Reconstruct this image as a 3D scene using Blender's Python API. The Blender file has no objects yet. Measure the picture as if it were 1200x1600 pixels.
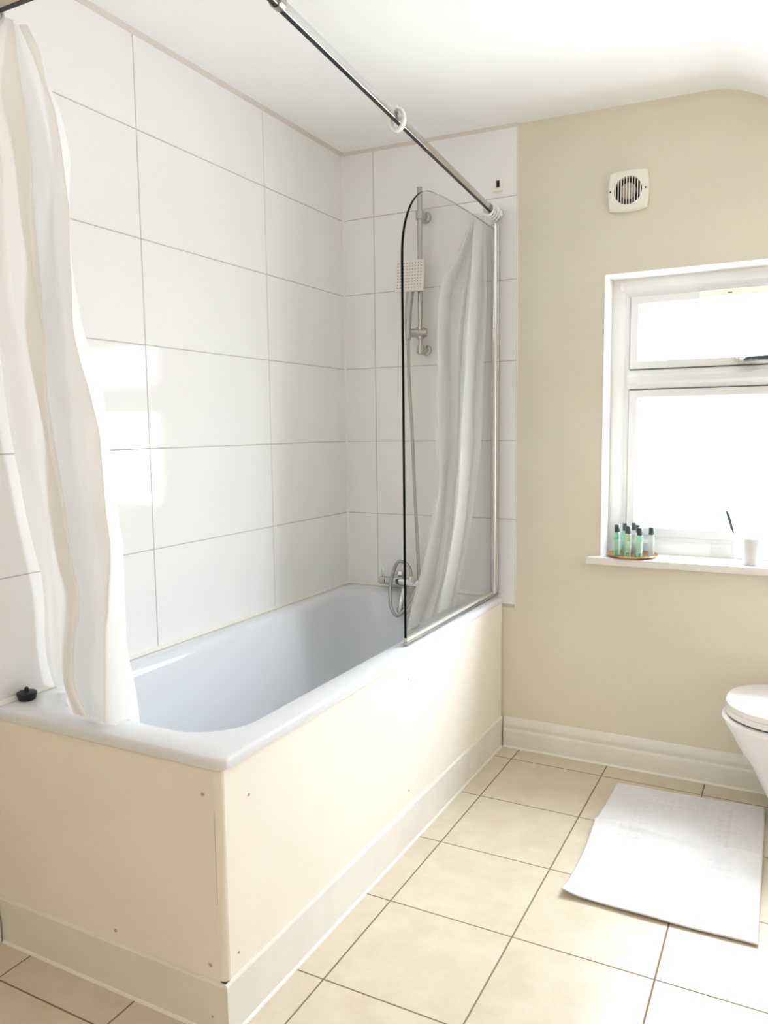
import bpy, bmesh, math, random
from mathutils import Vector, Matrix, noise
random.seed(7)
S = bpy.context.scene
PI = math.pi

# ---------------------------------------------------------------- camera
YAW, PITCH, ROLL = 0.48187, -0.104246, -0.011538
cam_data = bpy.data.cameras.new('camera')
cam = bpy.data.objects.new('camera', cam_data)
S.collection.objects.link(cam)
fw = Vector((-math.sin(YAW)*math.cos(PITCH), math.cos(YAW)*math.cos(PITCH), math.sin(PITCH)))
rt = Vector((math.cos(YAW), math.sin(YAW), 0))
up = rt.cross(fw)
r2 = math.cos(ROLL)*rt + math.sin(ROLL)*up
u2 = -math.sin(ROLL)*rt + math.cos(ROLL)*up
cam.matrix_world = Matrix(((r2.x, u2.x, -fw.x, 1.68499), (r2.y, u2.y, -fw.y, -2.88634),
                           (r2.z, u2.z, -fw.z, 1.29479), (0, 0, 0, 1)))
cam_data.sensor_fit = 'VERTICAL'
cam_data.sensor_height = 24.0
cam_data.lens = 1228.37/1600*24.0
cam_data.clip_start = 0.02
S.camera = cam

# ---------------------------------------------------------------- light and exposure
SKY, FILL, EXPOSURE = 29.5, 12.5, 0.0
world = bpy.data.worlds.new('overcast_sky')
S.world = world
world.use_nodes = True
wn = world.node_tree
bgn = wn.nodes['Background']
tcw = wn.nodes.new('ShaderNodeTexCoord'); spw = wn.nodes.new('ShaderNodeSeparateXYZ')
wn.links.new(tcw.outputs['Generated'], spw.inputs[0])
mrw = wn.nodes.new('ShaderNodeMapRange')                     # overcast: brighter overhead than at the horizon
mrw.inputs['From Min'].default_value = -.1; mrw.inputs['From Max'].default_value = .9
mrw.inputs['To Min'].default_value = SKY*.85; mrw.inputs['To Max'].default_value = SKY*1.9
wn.links.new(spw.outputs['Z'], mrw.inputs['Value']); wn.links.new(mrw.outputs[0], bgn.inputs[1])
bgn.inputs[0].default_value = (0.91, 0.985, 1.09, 1)

def portal(name, loc, rot, sx, sy):
    l = bpy.data.lights.new(name, 'AREA')
    l.shape = 'RECTANGLE'; l.size = sx; l.size_y = sy
    l.cycles.is_portal = True
    o = bpy.data.objects.new(name, l)
    o.location = loc; o.rotation_euler = rot
    S.collection.objects.link(o)
portal('daylight_portal_back', (1.565, 0.21, 1.33), (-PI/2, 0, 0), 1.02, 1.02)

# added fill light behind the camera, standing for no lamp in view
ll = bpy.data.lights.new('fill_light', 'POINT'); ll.shadow_soft_size = .14; ll.energy = FILL; ll.color = (1, .965, .92)
lo = bpy.data.objects.new('fill_light', ll); lo.location = (.75, -3.3, 2.12)
S.collection.objects.link(lo)

S.view_settings.view_transform = 'Standard'
S.view_settings.look = 'None'
S.view_settings.gamma = 1.0
S.view_settings.use_curve_mapping = False
S.view_settings.exposure = EXPOSURE
S.cycles.max_bounces = 14
S.cycles.diffuse_bounces = 8
S.cycles.glossy_bounces = 6
S.cycles.transmission_bounces = 10
S.cycles.transparent_max_bounces = 24
S.cycles.caustics_reflective = False
S.cycles.caustics_refractive = False
S.cycles.sample_clamp_indirect = 8.0
S.cycles.use_denoising = True

# ---------------------------------------------------------------- materials
def principled(name, col, rough=0.5, metal=0.0, ior=1.45, **kw):
    m = bpy.data.materials.new(name); m.use_nodes = True
    b = m.node_tree.nodes['Principled BSDF']
    b.inputs['Base Color'].default_value = (*col, 1)
    b.inputs['Roughness'].default_value = rough
    b.inputs['Metallic'].default_value = metal
    b.inputs['IOR'].default_value = ior
    for k, v in kw.items():
        b.inputs[k.replace('_', ' ')].default_value = v
    return m

def mottle(m, c1, c2, scale, detail=4.0, bump=0.0, bump_scale=60.0, lo=0.35, hi=0.65):
    """procedural colour variation plus optional fine bump on a principled material"""
    nt = m.node_tree; b = nt.nodes['Principled BSDF']
    tc = nt.nodes.new('ShaderNodeTexCoord')
    nz = nt.nodes.new('ShaderNodeTexNoise'); nz.inputs['Scale'].default_value = scale; nz.inputs['Detail'].default_value = detail
    nt.links.new(tc.outputs['Object'], nz.inputs['Vector'])
    cr = nt.nodes.new('ShaderNodeValToRGB')
    cr.color_ramp.elements[0].position = lo; cr.color_ramp.elements[0].color = (*c1, 1)
    cr.color_ramp.elements[1].position = hi; cr.color_ramp.elements[1].color = (*c2, 1)
    nt.links.new(nz.outputs['Fac'], cr.inputs['Fac'])
    nt.links.new(cr.outputs['Color'], b.inputs['Base Color'])
    if bump:
        n2 = nt.nodes.new('ShaderNodeTexNoise'); n2.inputs['Scale'].default_value = bump_scale; n2.inputs['Detail'].default_value = 5
        nt.links.new(tc.outputs['Object'], n2.inputs['Vector'])
        bp = nt.nodes.new('ShaderNodeBump'); bp.inputs['Strength'].default_value = bump; bp.inputs['Distance'].default_value = 0.004
        nt.links.new(n2.outputs['Fac'], bp.inputs['Height'])
        nt.links.new(bp.outputs['Normal'], b.inputs['Normal'])
    return m

M = {}
M['plaster'] = mottle(principled('beige_wall_paint', (.8, .72, .6), .65), (.71, .648, .55), (.75, .69, .59), 2.2, 5, .18, 30)
M['ceiling'] = mottle(principled('white_ceiling_paint', (.9, .89, .86), .8), (.925, .92, .90), (.945, .94, .92), 3, 3, .08, 40)
M['tile'] = principled('glossy_white_tile', (.86, .85, .84), .07, 0, 1.5)
M['grout'] = principled('grey_tile_grout', (.52, .49, .46), .8)
M['caulk'] = principled('aged_sealant', (.68, .63, .57), .6)
M['caulk_w'] = principled('white_sealant', (.82, .80, .74), .45)
M['panel'] = mottle(principled('cream_painted_board', (.86, .80, .69), .5), (.85, .80, .72), (.88, .83, .755), 3, 4, .1, 25)
M['gloss_w'] = mottle(principled('white_gloss_paint', (.86, .84, .80), .32), (.765, .735, .69), (.80, .77, .725), 9, 5, .12, 30)
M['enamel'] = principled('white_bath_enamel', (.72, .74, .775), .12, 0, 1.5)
M['upvc'] = principled('white_window_plastic', (.70, .70, .695), .3)
M['gasket_and_shade'] = principled('sash_gap_shade', (.10, .10, .10), .6)
M['rail_metal'] = principled('brushed_rail_metal', (.60, .60, .57), .24, 1.0)
M['chrome'] = principled('polished_chrome', (.66, .66, .65), .08, 1.0)
M['satin'] = principled('satin_chrome', (.40, .40, .375), .26, 1.0)
M['black'] = principled('black_rubber', (.006, .006, .007), .45)
M['plastic'] = principled('white_plastic', (.86, .86, .85), .3)
M['cream_plastic'] = principled('aged_cream_plastic', (.83, .81, .73), .35)
M['grey_plastic'] = principled('grey_fan_plastic', (.46, .43, .38), .5)
M['dark'] = principled('dark_void', (.012, .011, .010), .7)
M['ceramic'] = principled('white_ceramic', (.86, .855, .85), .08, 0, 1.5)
M['seatp'] = principled('white_toilet_plastic', (.84, .83, .82), .2)
M['brass'] = mottle(principled('copper_tray_metal', (.72, .42, .22), .22, 1.0), (.66, .37, .18), (.78, .48, .27), 20)
M['cap'] = principled('dark_grey_cap', (.045, .055, .06), .35)
M['frost_white'] = principled('frosted_white_cup', (.86, .84, .83), .3, Transmission_Weight=.35)
M['rust'] = principled('screw_head', (.50, .42, .30), .5, .3)
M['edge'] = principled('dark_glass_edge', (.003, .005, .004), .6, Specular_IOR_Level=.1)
M['edge_top'] = principled('grey_glass_edge', (.34, .35, .33), .4)
M['seal_and_shade'] = principled('clear_screen_seal', (.80, .77, .70), .3, Transmission_Weight=.3)
M['hand_face'] = principled('pale_shower_face', (.80, .77, .74), .35)
M['nozzle'] = principled('grey_nozzle', (.22, .20, .19), .5)
M['towel'] = mottle(principled('white_towelling', (.86, .86, .88), .95), (.79, .79, .81), (.83, .83, .85), 14, 5, .6, 420)
M['ivory'] = principled('pale_crack_line', (.30, .25, .18), .8)

def bottle_mat(name, col):
    m = principled(name, col, .12, 0, 1.4, Transmission_Weight=.75)
    return m
M['bottle_green'] = bottle_mat('mint_green_bottle', (.45, .93, .68))
M['bottle_lime'] = bottle_mat('pale_lime_bottle', (.80, .95, .62))
M['bottle_clear'] = bottle_mat('clear_white_bottle', (.93, .96, .93))
M['label_pale'] = principled('pale_bottle_label', (.74, .92, .74), .5, Transmission_Weight=.5)

def glass_mix(name, tint, gloss, rough=.02, ior=1.5):
    """thin sheet of glass: tinted see-through plus mirror reflection by Fresnel"""
    m = bpy.data.materials.new(name); m.use_nodes = True
    nt = m.node_tree; nt.nodes.clear()
    out = nt.nodes.new('ShaderNodeOutputMaterial'); mix = nt.nodes.new('ShaderNodeMixShader')
    tr = nt.nodes.new('ShaderNodeBsdfTransparent'); gl = nt.nodes.new('ShaderNodeBsdfGlossy')
    fr = nt.nodes.new('ShaderNodeFresnel'); ge = nt.nodes.new('ShaderNodeNewGeometry'); mi = nt.nodes.new('ShaderNodeMapRange')
    mi.inputs['To Min'].default_value = ior; mi.inputs['To Max'].default_value = 1/ior
    nt.links.new(ge.outputs['Backfacing'], mi.inputs['Value']); nt.links.new(mi.outputs[0], fr.inputs['IOR'])
    mul = nt.nodes.new('ShaderNodeMath'); mul.operation = 'MULTIPLY'; mul.inputs[1].default_value = gloss
    tr.inputs['Color'].default_value = (*tint, 1); gl.inputs['Roughness'].default_value = rough
    nt.links.new(fr.outputs[0], mul.inputs[0]); nt.links.new(mul.outputs[0], mix.inputs[0])
    nt.links.new(tr.outputs[0], mix.inputs[1]); nt.links.new(gl.outputs[0], mix.inputs[2])
    nt.links.new(mix.outputs[0], out.inputs[0])
    return m
M['screen_glass'] = glass_mix('shower_screen_glass', (.978, .983, .975), .9)
M['pane'] = glass_mix('window_pane_glass', (.97, .98, .98), .8)
M['clear_glass'] = glass_mix('clear_tumbler_glass', (.998, .998, .998), .45)

def curtain_mat(name, col):
    m = bpy.data.materials.new(name); m.use_nodes = True
    nt = m.node_tree; nt.nodes.clear()
    out = nt.nodes.new('ShaderNodeOutputMaterial')
    di = nt.nodes.new('ShaderNodeBsdfDiffuse'); tl = nt.nodes.new('ShaderNodeBsdfTranslucent')
    tp = nt.nodes.new('ShaderNodeBsdfTransparent'); gl = nt.nodes.new('ShaderNodeBsdfGlossy')
    di.inputs['Color'].default_value = (*col, 1); tl.inputs['Color'].default_value = (*col, 1)
    tp.inputs['Color'].default_value = (.97, .97, .96, 1); gl.inputs['Roughness'].default_value = .35
    a = nt.nodes.new('ShaderNodeMixShader'); a.inputs[0].default_value = .37
    b = nt.nodes.new('ShaderNodeMixShader'); b.inputs[0].default_value = .04
    c = nt.nodes.new('ShaderNodeMixShader'); c.inputs[0].default_value = .04
    nt.links.new(di.outputs[0], a.inputs[1]); nt.links.new(tl.outputs[0], a.inputs[2])
    nt.links.new(a.outputs[0], b.inputs[1]); nt.links.new(tp.outputs[0], b.inputs[2])
    nt.links.new(b.outputs[0], c.inputs[1]); nt.links.new(gl.outputs[0], c.inputs[2])
    nt.links.new(c.outputs[0], out.inputs[0])
    return m
M['curtain'] = curtain_mat('white_plastic_curtain', (.965, .965, .96))

def floor_mat():
    m = principled('beige_floor_tile', (.75, .65, .5), .3)
    nt = m.node_tree; b = nt.nodes['Principled BSDF']; L = nt.links.new
    tc = nt.nodes.new('ShaderNodeTexCoord'); sp = nt.nodes.new('ShaderNodeSeparateXYZ')
    L(tc.outputs['Object'], sp.inputs[0])
    def math_n(op, a, bb=None):
        n = nt.nodes.new('ShaderNodeMath'); n.operation = op
        for i, v in enumerate((a, bb)):
            if v is None: continue
            if isinstance(v, (int, float)): n.inputs[i].default_value = v
            else: L(v, n.inputs[i])
        return n.outputs[0]
    T = .33799
    ds, cells = [], []
    for ax, off in (('X', 1.10862), ('Y', -.11296)):
        q = math_n('DIVIDE', math_n('SUBTRACT', sp.outputs[ax], off), T)
        f = math_n('FRACT', q)
        ds.append(math_n('MULTIPLY', math_n('MINIMUM', f, math_n('SUBTRACT', 1.0, f)), T))
        cells.append(math_n('FLOOR', q))
    dist = math_n('MINIMUM', ds[0], ds[1])
    mr = nt.nodes.new('ShaderNodeMapRange')
    mr.inputs['From Min'].default_value = .0014; mr.inputs['From Max'].default_value = .0026
    L(dist, mr.inputs['Value'])
    cv = nt.nodes.new('ShaderNodeCombineXYZ'); L(cells[0], cv.inputs[0]); L(cells[1], cv.inputs[1])
    wn = nt.nodes.new('ShaderNodeTexWhiteNoise'); L(cv.outputs[0], wn.inputs['Vector'])
    va = nt.nodes.new('ShaderNodeVectorMath'); va.operation = 'MULTIPLY_ADD'
    L(wn.outputs['Color'], va.inputs[0]); va.inputs[1].default_value = (9, 9, 9); L(tc.outputs['Object'], va.inputs[2])
    nz = nt.nodes.new('ShaderNodeTexNoise'); nz.inputs['Scale'].default_value = 9; nz.inputs['Detail'].default_value = 9; nz.inputs['Roughness'].default_value = .68
    L(va.outputs[0], nz.inputs['Vector'])
    cr = nt.nodes.new('ShaderNodeValToRGB')
    cr.color_ramp.elements[0].position = .3; cr.color_ramp.elements[0].color = (.585, .50, .385, 1)
    cr.color_ramp.elements[1].position = .7; cr.color_ramp.elements[1].color = (.675, .605, .50, 1)
    L(nz.outputs['Fac'], cr.inputs[0])
    mx = nt.nodes.new('ShaderNodeMix'); mx.data_type = 'RGBA'
    mx.inputs[6].default_value = (.20, .145, .09, 1)
    L(mr.outputs[0], mx.inputs[0]); L(cr.outputs[0], mx.inputs[7])
    L(mx.outputs[2], b.inputs['Base Color'])
    rg = nt.nodes.new('ShaderNodeMapRange'); rg.inputs['To Min'].default_value = .8; rg.inputs['To Max'].default_value = .33
    L(mr.outputs[0], rg.inputs['Value']); L(rg.outputs[0], b.inputs['Roughness'])
    bp = nt.nodes.new('ShaderNodeBump'); bp.inputs['Distance'].default_value = .0015; bp.inputs['Strength'].default_value = .6
    L(mr.outputs[0], bp.inputs['Height']); L(bp.outputs['Normal'], b.inputs['Normal'])
    return m
M['floor'] = floor_mat()

# ---------------------------------------------------------------- mesh helpers
def obj(name, bm, mat, parent=None, smooth=None, mats=None):
    """link a bmesh as ONE object; coordinates are world, re-based on the parent's location"""
    me = bpy.data.meshes.new(name)
    bmesh.ops.recalc_face_normals(bm, faces=bm.faces)
    if parent is not None:
        p = parent
        off = Vector((0, 0, 0))
        while p is not None:
            off += p.location; p = p.parent
        bmesh.ops.translate(bm, verts=bm.verts, vec=-off)
    bm.to_mesh(me); bm.free()
    for mm in (mats or [mat]):
        me.materials.append(M[mm])
    if smooth is not None:
        for f in me.polygons: f.use_smooth = True
        me.set_sharp_from_angle(angle=math.radians(smooth))
    o = bpy.data.objects.new(name, me)
    S.collection.objects.link(o)
    if parent is not None: o.parent = parent
    return o

def thing(name, label, cat, loc=(0, 0, 0), group=None):
    o = bpy.data.objects.new(name, None)
    o.empty_display_size = .05
    o.location = loc
    S.collection.objects.link(o)
    return tag(o, label, cat, group)

def tag(o, label, cat, group=None):
    o['label'] = label; o['category'] = cat
    if group: o['group'] = group
    return o

def struct(o, label=None, cat=None):
    o['kind'] = 'structure'
    if label: o['label'] = label
    if cat: o['category'] = cat
    return o

def based(o, loc):
    """move a finished mesh object's origin to loc"""
    v = Vector(loc)
    o.data.transform(Matrix.Translation(-v)); o.location = v
    return o

def B(): return bmesh.new()

def box(bm, x0, x1, y0, y1, z0, z1, bev=0.0, seg=2):
    x0, x1 = sorted((x0, x1)); y0, y1 = sorted((y0, y1)); z0, z1 = sorted((z0, z1))
    t = bmesh.new()
    vs = [t.verts.new(p) for p in ((x0,y0,z0),(x1,y0,z0),(x1,y1,z0),(x0,y1,z0),(x0,y0,z1),(x1,y0,z1),(x1,y1,z1),(x0,y1,z1))]
    for f in ((0,3,2,1),(4,5,6,7),(0,1,5,4),(1,2,6,5),(2,3,7,6),(3,0,4,7)):
        t.faces.new([vs[i] for i in f])
    if bev: bmesh.ops.bevel(t, geom=t.edges[:], offset=bev, segments=seg, affect='EDGES', profile=.5)
    merge(bm, t); return bm

def merge(bm, t, mat=None):
    if mat is not None: bmesh.ops.transform(t, matrix=mat, verts=t.verts)
    me = bpy.data.meshes.new('tmp'); t.to_mesh(me); t.free()
    bm.from_mesh(me); bpy.data.meshes.remove(me)

def loft(bm, rings, cap0=True, cap1=True, closed=True, mi=0):
    vr = [[bm.verts.new(p) for p in r] for r in rings]
    n = len(vr[0])
    for a, b in zip(vr, vr[1:]):
        for i in range(n if closed else n-1):
            j = (i+1) % n
            f = bm.faces.new((a[i], a[j], b[j], b[i])); f.material_index = mi
    if cap0: bm.faces.new(vr[0][::-1]).material_index = mi
    if cap1: bm.faces.new(vr[-1]).material_index = mi
    return vr

def frame_from(d):
    d = Vector(d).normalized()
    a = Vector((0, 0, 1)) if abs(d.z) < .9 else Vector((1, 0, 0))
    u = d.cross(a).normalized(); v = d.cross(u).normalized()
    return d, u, v

def lathe(bm, prof, origin, axis=(0, 0, 1), n=32, sx=1.0, sy=1.0, cap0=True, cap1=True):
    """prof = [(radius, height)...] turned about axis at origin"""
    d, u, v = frame_from(axis); o = Vector(origin)
    rings = [[o + d*h + u*(r*sx*math.cos(2*PI*i/n)) + v*(r*sy*math.sin(2*PI*i/n)) for i in range(n)] for r, h in prof]
    loft(bm, rings, cap0, cap1); return bm

def catmull(pts, n):
    P = [Vector(p) for p in pts]; out = []
    for i in range(len(P)-1):
        p0 = P[max(i-1, 0)]; p1 = P[i]; p2 = P[i+1]; p3 = P[min(i+2, len(P)-1)]
        for k in range(n):
            t = k/n
            out.append(.5*((2*p1) + (p2-p0)*t + (2*p0-5*p1+4*p2-p3)*t*t + (3*p1-p0-3*p2+p3)*t**3))
    out.append(P[-1]); return out

def tube(bm, pts, r, n=12, closed=False, rf=None):
    P = [Vector(p) for p in pts]; rings = []; u = None
    m = len(P)
    for i, p in enumerate(P):
        if closed: d = (P[(i+1) % m]-P[(i-1) % m]).normalized()
        else: d = (P[min(i+1, m-1)]-P[max(i-1, 0)]).normalized()
        if u is None: _, u, _ = frame_from(d)
        u = (u - d*u.dot(d)).normalized(); v = d.cross(u)
        rr = rf(i) if rf else r
        rings.append([p + u*(rr*math.cos(2*PI*k/n)) + v*(rr*math.sin(2*PI*k/n)) for k in range(n)])
    if closed:
        rings.append(rings[0]); vr = [[bm.verts.new(q) for q in rg] for rg in rings[:-1]]; vr.append(vr[0])
        for a, b in zip(vr, vr[1:]):
            for i in range(n):
                j = (i+1) % n; bm.faces.new((a[i], a[j], b[j], b[i]))
    else: loft(bm, rings)
    return bm

def rrect(x0, x1, y0, y1, r, z, n=10):
    out = []
    for cx, cy, a0 in ((x1-r, y1-r, 0), (x0+r, y1-r, PI/2), (x0+r, y0+r, PI), (x1-r, y0+r, 3*PI/2)):
        for i in range(n):
            a = a0 + PI/2*i/(n-1)
            out.append((cx+r*math.cos(a), cy+r*math.sin(a), z))
    return out

def extrude_profile(bm, prof, p0, p1, out, upv=(0, 0, 1)):
    """profile [(depth, height)] swept straight from p0 to p1; depth along out"""
    p0, p1, o, w = Vector(p0), Vector(p1), Vector(out), Vector(upv)
    loft(bm, [[p + o*a + w*b for a, b in prof] for p in (p0, p1)])
    return bm

# ================================================================ the room
RX, YF, FZ = 2.25, -4.2, .042    # right wall, wall behind the camera, floor level

b = B(); box(b, -.25, RX+.25, YF-.25, .25, FZ-.12, FZ)
struct(obj('floor', b, 'floor'))

# ceiling: nearly level, rounding into a slope on the right
b = B()
prof = [(-.25, 2.420), (0, 2.415), (.75, 2.400), (1.30, 2.3885), (1.40, 2.386), (1.45, 2.379), (1.49, 2.366), (1.54, 2.343), (1.62, 2.300), (RX, 1.955), (RX+.25, 1.82)]
low = [[(x, y, z) for x, z in prof] for y in (YF-.25, .24)]
n = len(prof)
va = [b.verts.new(p) for p in low[0]]; vb = [b.verts.new(p) for p in low[1]]
ta = [b.verts.new((p[0], p[1], 2.62)) for p in low[0]]; tb = [b.verts.new((p[0], p[1], 2.62)) for p in low[1]]
for i in range(n-1):
    b.faces.new((va[i], vb[i], vb[i+1], va[i+1])); b.faces.new((ta[i], ta[i+1], tb[i+1], tb[i]))
    b.faces.new((va[i], va[i+1], ta[i+1], ta[i])); b.faces.new((vb[i], tb[i], tb[i+1], vb[i+1]))
b.faces.new((va[0], ta[0], tb[0], vb[0])); b.faces.new((va[-1], vb[-1], tb[-1], ta[-1]))
struct(obj('ceiling', b, 'ceiling', smooth=40))

# tiled faces: every tile a bevelled slab with a hair of its own tilt, on a grout bed
def tile_field(name, parent, plane, us, zs, face):
    b = B()
    rnd = random.Random(3 if plane == 'x' else 5)
    g, t, bev = .0014, .0065, .0012
    for u0, u1 in zip(us, us[1:]):
        for z0, z1 in zip(zs, zs[1:]):
            tl = B(); jx, jz = rnd.uniform(-.0006, .0006), rnd.uniform(-.0006, .0006)
            if plane == 'x': box(tl, face-t, face, u0+g, u1-g, z0+g, z1-g, bev, 1)
            else: box(tl, u0+g, u1-g, face, face+t, z0+g, z1-g, bev, 1)
            c = Vector((0, (u0+u1)/2, (z0+z1)/2)) if plane == 'x' else Vector(((u0+u1)/2, 0, (z0+z1)/2))
            rot = Matrix.Rotation(jx, 4, 'Z') @ Matrix.Rotation(jz, 4, 'Y' if plane == 'x' else 'X')
            merge(b, tl, Matrix.Translation(c) @ rot @ Matrix.Translation(-c))
    return obj(name, b, 'tile', parent)
ZS = [.6135] + [.9473+.3*k for k in range(5)] + [2.412]
YS = [-1.7535, -1.1470, -.5403, 0]
XS = [0, .1435, .7428]

b = B(); box(b, -.25, -.008, -1.7535, .22, .6, 2.5); box(b, -.25, -.03, -1.7535, .22, 0, .6); box(b, -.25, -.03, YF, -1.7535, 0, 2.5)
wl = struct(obj('wall_left', b, 'plaster'))
b = B(); box(b, -.008, -.0016, -1.7535, .0, .60, 2.413)
obj('grout', b, 'grout', wl)
tile_field('tiles', wl, 'x', YS, ZS, 0.0)

# back wall with its window opening
WX0, WX1, WZ0, WZ1 = 1.064, 2.066, .80, 1.832
b = B()
for x0, x1, z0, z1 in ((-.25, WX0, 0, 2.5), (WX1, RX+.25, 0, 2.5), (WX0, WX1, 0, WZ0), (WX0, WX1, WZ1, 2.5)):
    box(b, x0, x1, .006, .22, z0, z1)
wb = struct(obj('wall_back', b, 'plaster'))
b = B(); box(b, 0, .7428, .0016, .006, .60, 2.413)
obj('grout', b, 'grout', wb)
tile_field('tiles', wb, 'y', XS, ZS[:-1]+[2.404], 0.0)
b = B(); box(b, .7426, .7455, .0005, .006, .60, 2.40, .001)
obj('sealant', b, 'caulk_w', wb)
# white painted reveal lining of the opening
b = B()
box(b, WX0, WX0+.003, .0045, .15, .826, WZ1); box(b, WX1-.003, WX1, .0045, .15, .826, WZ1); box(b, WX0, WX1, .0045, .15, WZ1-.003, WZ1)
obj('reveal', b, 'gloss_w', wb)

# right wall and the wall behind the camera
b = B(); box(b, RX, RX+.22, YF, .006, 0, 2.2)
struct(obj('wall_right', b, 'plaster'))
b = B(); box(b, -.25, RX+.25, YF-.22, YF, 0, 2.5)
struct(obj('wall_front', b, 'plaster'))

# sealant where walls and ceiling meet
b = B()
extrude_profile(b, [(0, 0), (.009, 0), (.0, -.014)], (0, -1.752, 2.4148), (0, 0, 2.4148), (1, 0, 0))
struct(obj('trim_1', b, 'caulk'))
b = B()
extrude_profile(b, [(0, 0), (.008, 0), (.0, -.012)], (0, 0, 2.4145), (.7428, 0, 2.400), (0, -1, 0))
struct(obj('trim_2', b, 'caulk'))
b = B()
extrude_profile(b, [(0, 0), (.007, 0), (0, .007)], (0, 0, .642), (0, 0, 2.41), (1, 0, 0), (0, -1, 0))
struct(obj('trim_3', b, 'caulk_w'))

# skirting boards: torus and ogee moulding
SK = [(0, FZ), (.018, FZ), (.018, .105), (.0165, .112), (.013, .117), (.0125, .123), (.0145, .130), (.0135, .139), (.009, .147), (.007, .155), (.0035, .160), (0, .161)]
b = B(); extrude_profile(b, SK, (.702, .006, 0), (RX, .006, 0), (0, -1, 0))
bb = struct(obj('baseboard_back', b, 'gloss_w', smooth=30))
b = B(); extrude_profile(b, [(0, FZ), (.006, FZ), (.004, FZ+.004), (0, FZ+.006)], (.702, -.012, 0), (RX, -.012, 0), (0, -1, 0))
obj('sealant', b, 'caulk_w', bb)
b = B(); extrude_profile(b, SK, (-.03, YF, 0), (-.03, -1.712, 0), (1, 0, 0))
struct(obj('baseboard_left', b, 'gloss_w', smooth=30))
b = B(); extrude_profile(b, SK, (RX, YF, 0), (RX, -.012, 0), (-1, 0, 0))
struct(obj('baseboard_right', b, 'gloss_w', smooth=30))

# ---------------------------------------------------------------- windows
def rect_frame(bm, x0, x1, z0, z1, prof):
    """mitred frame around a rectangle in the xz plane; prof = [(inset, y)] closed loop"""
    rings = []
    for sx, sz in ((0, 0), (1, 0), (1, 1), (0, 1)):
        rings.append([((x0+i if sx == 0 else x1-i), y, (z0+i if sz == 0 else z1-i)) for i, y in prof])
    vr = [[bm.verts.new(p) for p in r] for r in rings]
    m = len(prof)
    for k in range(4):
        a, c = vr[k], vr[(k+1) % 4]
        for i in range(m):
            j = (i+1) % m
            bm.faces.new((a[i], a[j], c[j], c[i]))
FY = .128                                   # room face of the fixed frame
w1 = bpy.data.objects.new('window_1', None); w1.location = (1.565, .13, .83); S.collection.objects.link(w1)
struct(w1, 'white plastic window with small top light above one large pane', 'window')
FR = [(0, FY), (.038, FY), (.044, FY+.003), (.050, FY+.010), (.062, FY+.014), (.065, FY+.020), (.065, FY+.06), (0, FY+.06)]
b = B(); rect_frame(b, WX0+.003, WX1-.003, .826, WZ1-.003, FR)
# transom between the two lights
extrude_profile(b, [(FY+.06, 1.432), (FY+.020, 1.432), (FY+.014, 1.435), (FY+.010, 1.447), (FY+.003, 1.453), (FY, 1.459), (FY, 1.478), (FY+.003, 1.484), (FY+.010, 1.490), (FY+.014, 1.500), (FY+.020, 1.503), (FY+.06, 1.503)],
                (WX0+.06, 0, 0), (WX1-.06, 0, 0), (0, 1, 0))
obj('frame', b, 'upvc', w1, smooth=25)
SX0, SX1 = WX0+.068, WX1-.068
SP = [(0, FY+.010), (.026, FY+.010), (.030, FY+.013), (.034, FY+.022), (.041, FY+.026), (.043, FY+.034), (.043, FY+.055), (0, FY+.055)]
for z0, z1 in ((1.506, 1.766), (.894, 1.429)):
    b = B(); rect_frame(b, SX0, SX1, z0, z1, SP)
    sash = obj('sash', b, 'upvc', w1, smooth=25)
    b = B(); rect_frame(b, SX0-.0028, SX1+.0028, z0-.0028, z1+.0028, [(0, FY+.019), (.0026, FY+.019), (.0026, FY+.05), (0, FY+.05)])
    obj('seal_and_shade', b, 'gasket_and_shade', sash)  # dark ring puts the shade of the sash gap into colour
    b = B(); box(b, SX0+.040, SX1-.040, FY+.036, FY+.042, z0+.040, z1-.040)
    obj('pane', b, 'pane', sash)
    b = B(); rect_frame(b, SX0+.0425, SX1-.0425, z0+.0425, z1-.0425, [(0, FY+.0345), (.0022, FY+.0345), (.0022, FY+.0358), (0, FY+.0358)])
    obj('gasket_and_shade', b, 'black', sash)
b = B(); box(b, SX0, SX1, FY+.012, FY+.055, .889, .895)
obj('lower_bead', b, 'upvc', w1)
# trickle vent over the top light
b = B(); box(b, 1.368, 1.764, FY-.004, FY+.012, 1.742, 1.765, .003)
tv = obj('vent_cover', b, 'cream_plastic', w1); tv['label'] = 'cream slotted vent strip'
b = B(); box(b, 1.458, 1.472, FY-.0055, FY-.002, 1.750, 1.754)
obj('vent_tab', b, 'nozzle', w1)
# casement handle of the top light
b = B(); box(b, 1.492, 1.560, FY-.004, FY+.011, 1.510, 1.533, .004, 3)
hd = obj('handle', b, 'chrome', w1, smooth=40); hd['label'] = 'chrome lever handle'
b = B()
tube(b, catmull([(1.524, FY, 1.521), (1.524, FY-.026, 1.521), (1.540, FY-.034, 1.522), (1.60, FY-.034, 1.523), (1.662, FY-.031, 1.522)], 6), .0085, 12)
obj('lever', b, 'cap', hd, smooth=60)
# latch keep stuck on the frame near its top corner
b = B(); box(b, 1.098, 1.108, FY-.004, FY+.001, 1.788, 1.816, .001)
obj('clip', b, 'cream_plastic', w1)
# window board
b = B(); box(b, 1.024, WX1+.04, -.038, .0055, .800, .826, .003); box(b, WX0+.001, WX1-.001, .004, FY+.03, .800, .8255)
obj('window_sill', b, 'gloss_w', w1, smooth=30)

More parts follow.
